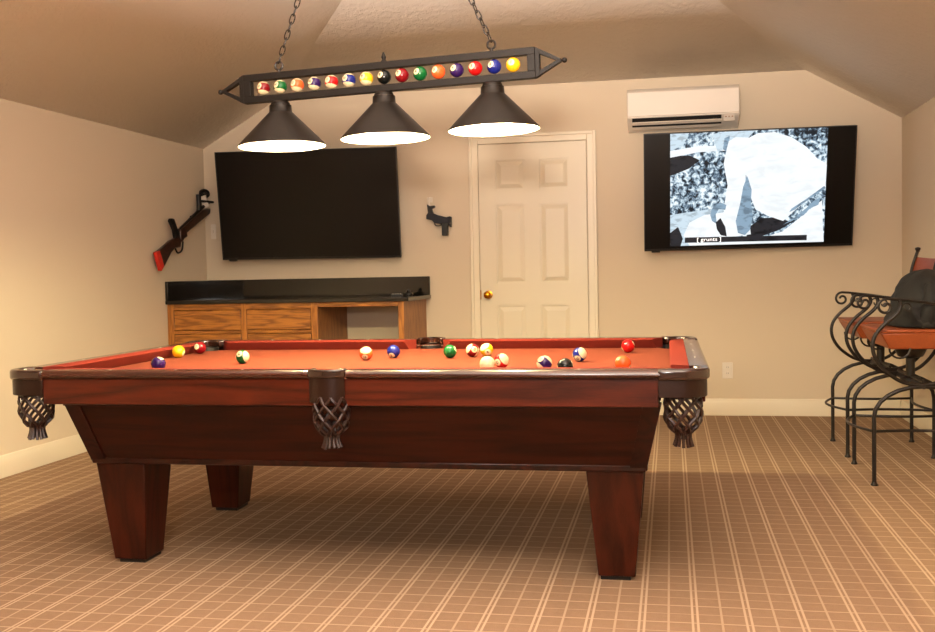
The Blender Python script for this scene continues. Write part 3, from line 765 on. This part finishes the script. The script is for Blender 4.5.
p = MB(); p.lathe([(.013, 0), (.012, .006), (.007, .012), (.010, .022), (.003, .042)], (0, 0, hh_-.002), 14); p.build('finial', M['bronze'], F)
order = [15, 14, 13, 12, 11, 10, 9, 8, 7, 6, 5, 4, 3, 2, 1]
cl = {k: BALLC[k if k < 9 else k-8][0] for k in order}
for i, k in enumerate(order):
    o = make_ball(k, .0285, F, 'ball'); o.location = (-.537+i*.0765, 0, .0)
    # number turned a little to the left and up, as on the fixture
    o.rotation_euler = frame((.05, .25, 1), (-.38 if k != 1 else -.1, -1, .32))
    o['label'] = '%s %s ball numbered %d' % ('striped' if k > 8 else 'solid', cl[k], k)
for ux in (-.464, -.006, .447):
    tz = -hh_
    prof_o = [(.030, tz), (.036, tz-.004), (.040, tz-.012), (.040, tz-.016), (.0455, tz-.018), (.0475, tz-.046), (.052, tz-.050), (.179, tz-.180), (.1825, tz-.188)]
    prof_i = [(.179, tz-.188), (.176, tz-.181), (.050, tz-.055), (.0, tz-.052)]
    p = MB(); p.lathe(prof_o+[prof_i[0]], (ux, 0, 0), 48); del p.f[-2:]; del p.mi[-2:]
    # cap of the neck
    b0 = 0; p.f.append(list(range(48))); p.mi.append(0)
    sh = p.build('lamp_shade', M['shade'], F, smooth=50)
    p = MB(); p.lathe([(r_, z_) for r_, z_ in prof_i], (ux, 0, 0), 48); del p.f[-2:]; p.build('shade_lining', M['shade_in'], sh, smooth=50)['label'] = 'white inner lining'
    p = MB(); p.lathe([(.014, tz-.052), (.016, tz-.075), (.014, tz-.085)], (ux, 0, 0), 16); p.sphere((ux, 0, tz-.108), .030, 18, 12, (1, 1, 1.1)); p.build('bulb', M['bulb'], sh, smooth=180)
    p = MB(); p.lathe([(.004, 0), (.005, .003), (.002, .006)], (ux-.012, -.0455, tz-.030), 8, 'z'); 
    ld = bpy.data.lights.new('lamp_bulb_light', 'POINT'); ld.energy = 84; ld.color = (1, .88, .50); ld.shadow_soft_size = .03
    lo = bpy.data.objects.new('lamp_bulb_light', ld); C.objects.link(lo); lo.parent = F; lo.location = (ux, 0, tz-.152)
# hooks, rings, chains and canopy (positions in the fixture's own frame)
CAN = Vector((-1.150, 4.11, ZC))
for ux in (-.463, .449):
    p = MB(); p.tube([(ux, 0, hh_-.002), (ux, 0, hh_+.010)], .006, 8)
    c = Vector((ux, 0, hh_+.027)); p.tube([c+Vector((.0165*math.cos(a), 0, .0165*math.sin(a))) for a in [2*PI*k/20 for k in range(20)]], .0046, 6, closed=True)
    p.build('hanging_ring', M['chain'], F)
    a0 = c+Vector((0, 0, .014)); a1 = RLi @ (CAN+Vector((.03 if ux > 0 else -.03, 0, -.03))-Vector((FX, FY, FZ)))
    d = a1-a0; pitch = .0335; n = int(d.length/pitch)
    sag = .0 if ux < 0 else .012
    m = MB(); side = Vector((0, 1, 0))
    for i in range(n):
        t_ = (i+.5)/n; c_ = a0+d*t_; c_ = c_+Vector((-sag*math.sin(PI*t_), 0, -sag*math.sin(PI*t_)))
        dn = d.normalized(); s1 = (side-dn*side.dot(dn)).normalized(); s2 = dn.cross(s1)
        wdt = s1 if i % 2 else s2
        ang = .5+(i*.15); 
        wv = s1*math.cos(PI/2*(i % 2)+.6)+s2*math.sin(PI/2*(i % 2)+.6)
        pts = []
        for k in range(14):
            a = 2*PI*k/14; ca, sa = math.cos(a), math.sin(a)
            pts.append(c_+dn*(.0215*(abs(ca)**.8)*(1 if ca > 0 else -1))+wv*(.0095*sa))
        m.tube(pts, .0027, 6, closed=True)
    m.build('chain', M['chain'], F)
cr_ = RLi @ (CAN-Vector((FX, FY, FZ)))
upv = RLi @ Vector((0, 0, -1))
m = MB(); 
for k, (r_, z_) in enumerate([]): pass
canopy = MB(); canopy.lathe([(.07, 0), (.07, -.006), (.055, -.02), (.03, -.03), (.008, -.034)], (0, 0, 0), 28)
canopy.v = [RLi @ (v+CAN-Vector((FX, FY, FZ))) for v in canopy.v]
canopy.build('ceiling_canopy', M['bronze'], F)

# ------------------------------------------------------------------ bar stools
def stool(label, y0, y1):
    xc = 1.193; O = Vector((xc, (y0+y1)/2, 0)); x0, x1 = .966, 1.421
    t = thing('bar_stool', label, 'bar stool', O, group='wrought iron bar stools')
    for y in (y0, y1):
        # leg arch: two legs and the arch joining them
        pts = [(x0, y, .012), (x0, y, .30)]
        for k in range(0, 13):
            a = PI-PI*k/12; pts.append((xc+(x1-x0)/2*math.cos(a), y, .335+.152*math.sin(a)))
        pts += [(x1, y, .30), (x1, y, .012)]
        p = MB(O); p.tube(pts, .0105, 10); p.build('leg_arch', M['iron'], t)
        for x in (x0, x1):
            p = MB(O); p.lathe([(.016, 0), (.018, .004), (.013, .012), (.011, .02)], (x, y, 0), 14); p.build('foot', M['iron'], t)
        # C-shaped side frame that cradles the seat
        s = smoothpath([(1.083, y, .905), (1.090, y, .875), (1.070, y, .838), (1.010, y, .785), (.972, y, .735), (.960, y, .68), (.975, y, .62), (1.02, y, .56), (1.10, y, .507), (xc, y, .495),
                        (1.28, y, .515), (1.35, y, .575), (1.40, y, .66), (1.418, y, .76), (1.405, y, .86), (1.42, y, 1.03), (1.455, y, 1.15)], 6)
        p = MB(O); p.tube(s, .0095, 10); p.build('side_frame', M['iron'], t)
        p = MB(O); p.lathe([(.010, 0), (.012, .008), (.017, .018), (.015, .026), (.004, .03)], (1.457, y, 1.148), 14); p.build('finial', M['iron'], t)
        # inner scroll on the seat support
        sc = [(1.15+.03*math.cos(a)*(1-a/14), y, .60+.03*math.sin(a)*(1-a/14)-.0) for a in [k*.35-2.6 for k in range(1, 18)]]
    # armrests run back from a curled front end to the back posts
    for y in (y0, y1):
        curl = []
        for k in range(24, -1, -1):
            a = PI/2+k*.32; r_ = .040*(1-k/33)
            curl.append((1.022+r_*math.cos(a), y, .873+r_*math.sin(a)))
        arm_pts = curl+smoothpath([(1.05, y, .911), (1.083, y, .908), (1.20, y, .893), (1.32, y, .872), (1.408, y, .862)], 4)
        p = MB(O); p.tube(arm_pts, .0068, 8); p.build('armrest', M['iron'], t)
        # small scrolls under the arm and under the seat
        cu = []
        for k in range(0, 18):
            a = PI*.9-k*.36; r_ = .026*(1-k/26)
            cu.append((1.118+r_*math.cos(a), y, .868+r_*math.sin(a)))
        p = MB(O); p.tube(cu, .0045, 6); p.build('arm_scroll', M['iron'], t)
        cu = [(1.085+.048*math.cos(a), y, .672+.048*math.sin(a)) for a in [PI+k*PI/10 for k in range(11)]]
        p = MB(O); p.tube(cu, .0055, 6); p.build('seat_scroll', M['iron'], t)
    # cross bar and hub under the seat
    p = MB(O); p.tube([(xc, y0-.01, .487), (xc, y1+.01, .487)], .013, 10); p.tube([(xc, y0-.0, .510), (xc, y1, .510)], .008, 8); p.build('crossbar', M['iron'], t)
    ym = (y0+y1)/2
    p = MB(O); p.lathe([(.05, .487), (.05, .50), (.022, .51), (.022, .60), (.06, .61), (.075, .64), (.075, .655)], (xc, ym, 0), 20); p.build('swivel_hub', M['iron'], t)
    # foot ring: bowed bars outside the legs
    ring = []
    cs = [(x0, y0), (x1, y0), (x1, y1), (x0, y1)]
    for i in range(4):
        a, b_ = Vector(cs[i]), Vector(cs[(i+1) % 4]); mid = (a+b_)/2; n_ = (mid-Vector((xc, ym))).normalized()
        bow = .075 if i == 3 else -.04
        for k in range(8):
            f = k/8; q_ = a.lerp(b_, f)+n_*bow*math.sin(PI*f); ring.append((q_.x, q_.y, .266))
    p = MB(O); p.tube(ring, .007, 8, closed=True); p.build('foot_ring', M['iron'], t)
    # leather seat, thick with tapering sides
    p = MB(O)
    z1, z0 = .762, .665
    def quad(i, z): return [(1.0+i, y0+.01+i*.4, z), (1.40-i, y0+.01+i*.4, z), (1.40-i, y1-.01-i*.4, z), (1.0+i, y1-.01-i*.4, z)]
    p.frust(quad(.045, z0), quad(0, z1-.018)); p.frust(quad(0, z1-.018), quad(-.004, z1)); p.build('seat', M['tan'], t, bevel=.006)
    # leather back sling between the posts
    p = MB(O); n = 8; vs = []
    for e in (0, .008):
        for i in range(n+1):
            f = i/n; y = y0+(y1-y0)*f; bow = .05*math.sin(PI*f)
            for (xx, zz) in ((1.400+e, .88), (1.408+e, .98), (1.448+e, 1.118)):
                vs.append((xx+bow, y, zz-.012*math.sin(PI*f)))
    fs = []; st = 3; half = (n+1)*3
    for e in (0, half):
        for i in range(n):
            for j in range(2): fs.append((e+i*3+j, e+(i+1)*3+j, e+(i+1)*3+j+1, e+i*3+j+1))
    for i in range(n):
        for j in (0, 2): fs.append((i*3+j, (i+1)*3+j, half+(i+1)*3+j, half+i*3+j))
    for i in (0, n):
        for j in range(2): fs.append((i*3+j, i*3+j+1, half+i*3+j+1, half+i*3+j))
    p.add(vs, fs); p.build('backrest', M['tan'], t)
    return t
stool('black wrought iron bar stool with tan leather seat, farther one with bare backrest', 6.112, 6.660)
stool('black wrought iron bar stool with tan leather seat, nearer one holding a black jacket', 5.335, 5.901)

# jacket heaped on the nearer stool
t = thing('jacket', 'bulky black jacket piled on the seat of the nearer bar stool', 'jacket', (1.25, 5.64, .764))
vs = []; fs = []; nu, nv = 40, 22
def jr(a, h):
    base = 1+.05*math.sin(3*a+2*h)+.035*math.sin(7*a+5*h)+.02*math.sin(13*a-7*h)
    return base
for j in range(nv+1):
    h = j/nv
    rad = math.sqrt(max(1-h**2.6, 0)) if h < 1 else 0
    rad = max(rad, .02)
    for i in range(nu):
        a = 2*PI*i/nu; k = jr(a, h*3)
        cx1 = 1.245+.03*h; cy1 = 5.625
        vs.append((cx1+.165*rad*k*math.cos(a)-1.25, cy1+.235*rad*k*math.sin(a)-5.64, .768+.285*h+.012*math.sin(5*a)*rad*h-.764))
for j in range(nv):
    for i in range(nu):
        l = (i+1) % nu; fs.append((j*nu+i, j*nu+l, (j+1)*nu+l, (j+1)*nu+i))
fs.append(list(range(nu))[::-1]); fs.append([nv*nu+i for i in range(nu)])
p = MB(); p.add(vs, fs); p.build('jacket_body', M['jacket'], t, smooth=180)
m = MB(); m.tube(smoothpath([(.02, -.18, .20), (.0, -.235, .12), (-.02, -.225, .04), (.06, -.2, .028)], 6), [.045]*18+[.03], 14); m.build('sleeve', M['jacket'], t, smooth=180)

# ------------------------------------------------------------------ lights
def area(name, loc, target, sx, sy, e, col):
    l = bpy.data.lights.new(name, 'AREA'); l.shape = 'RECTANGLE'; l.size = sx; l.size_y = sy; l.energy = e; l.color = col
    o = bpy.data.objects.new(name, l); C.objects.link(o); o.location = loc
    o.rotation_euler = (Vector(target)-Vector(loc)).to_track_quat('-Z', 'Y').to_euler(); return o
# the photographer's flash, just above the camera
l = bpy.data.lights.new('camera_flash', 'SPOT'); l.energy = 75; l.color = (1, .90, .80); l.spot_size = math.radians(100); l.spot_blend = 1; l.shadow_soft_size = .035
o = bpy.data.objects.new('camera_flash', l); C.objects.link(o); o.location = (.0, .0, 1.27)
o.rotation_euler = Vector((-.19, .98, .05)).to_track_quat('-Z', 'Y').to_euler()
# added fill light behind the camera, no known lamp of the room
area('rear_fill', (-1.0, -.8, 3.0), (-1.0, .6, 0), 1.6, 1.6, 12, (1, .88, .74))
# added fill lights aimed up to brighten the far ceiling
area('ceiling_fill', (-.5, .2, 1.6), (-1.0, 4.2, 3.3), .3, .3, 55, (1, .90, .84))
l = bpy.data.lights.new('ceiling_fill_spot', 'SPOT'); l.energy = 3000; l.color = (1, .87, .75); l.spot_size = math.radians(84); l.spot_blend = 1; l.shadow_soft_size = .12  # added spot that lifts the ceiling and upper walls
o = bpy.data.objects.new('ceiling_fill_spot', l); C.objects.link(o); o.location = (-.1, -.2, 1.55)
o.rotation_euler = Vector((-.06, .80, .58)).to_track_quat('-Z', 'Y').to_euler()

w = bpy.data.worlds.new('world'); bpy.context.scene.world = w; w.use_nodes = True
w.node_tree.nodes['Background'].inputs[0].default_value = (.8, .7, .6, 1); w.node_tree.nodes['Background'].inputs[1].default_value = .2

# ------------------------------------------------------------------ camera
cam = bpy.data.cameras.new('camera'); co = bpy.data.objects.new('camera', cam); C.objects.link(co)
r_ = Vector((.9813168, .1913827, -.0197493)); u_ = Vector((.0110719, .0463047, .998866)); b_ = Vector((.1920802, -.9804226, .0433206))
mt = Matrix((r_, u_, b_)).transposed().to_4x4(); mt.translation = Vector((0, 0, 1.08839)); co.matrix_world = mt
cam.sensor_width = 36; cam.sensor_fit = 'HORIZONTAL'; cam.lens = 1040.59*36/935; cam.clip_start = .05
bpy.context.scene.camera = co
vs_ = bpy.context.scene.view_settings; vs_.view_transform = 'Standard'; vs_.look = 'None'; vs_.exposure = .1; vs_.gamma = 1; vs_.use_curve_mapping = False
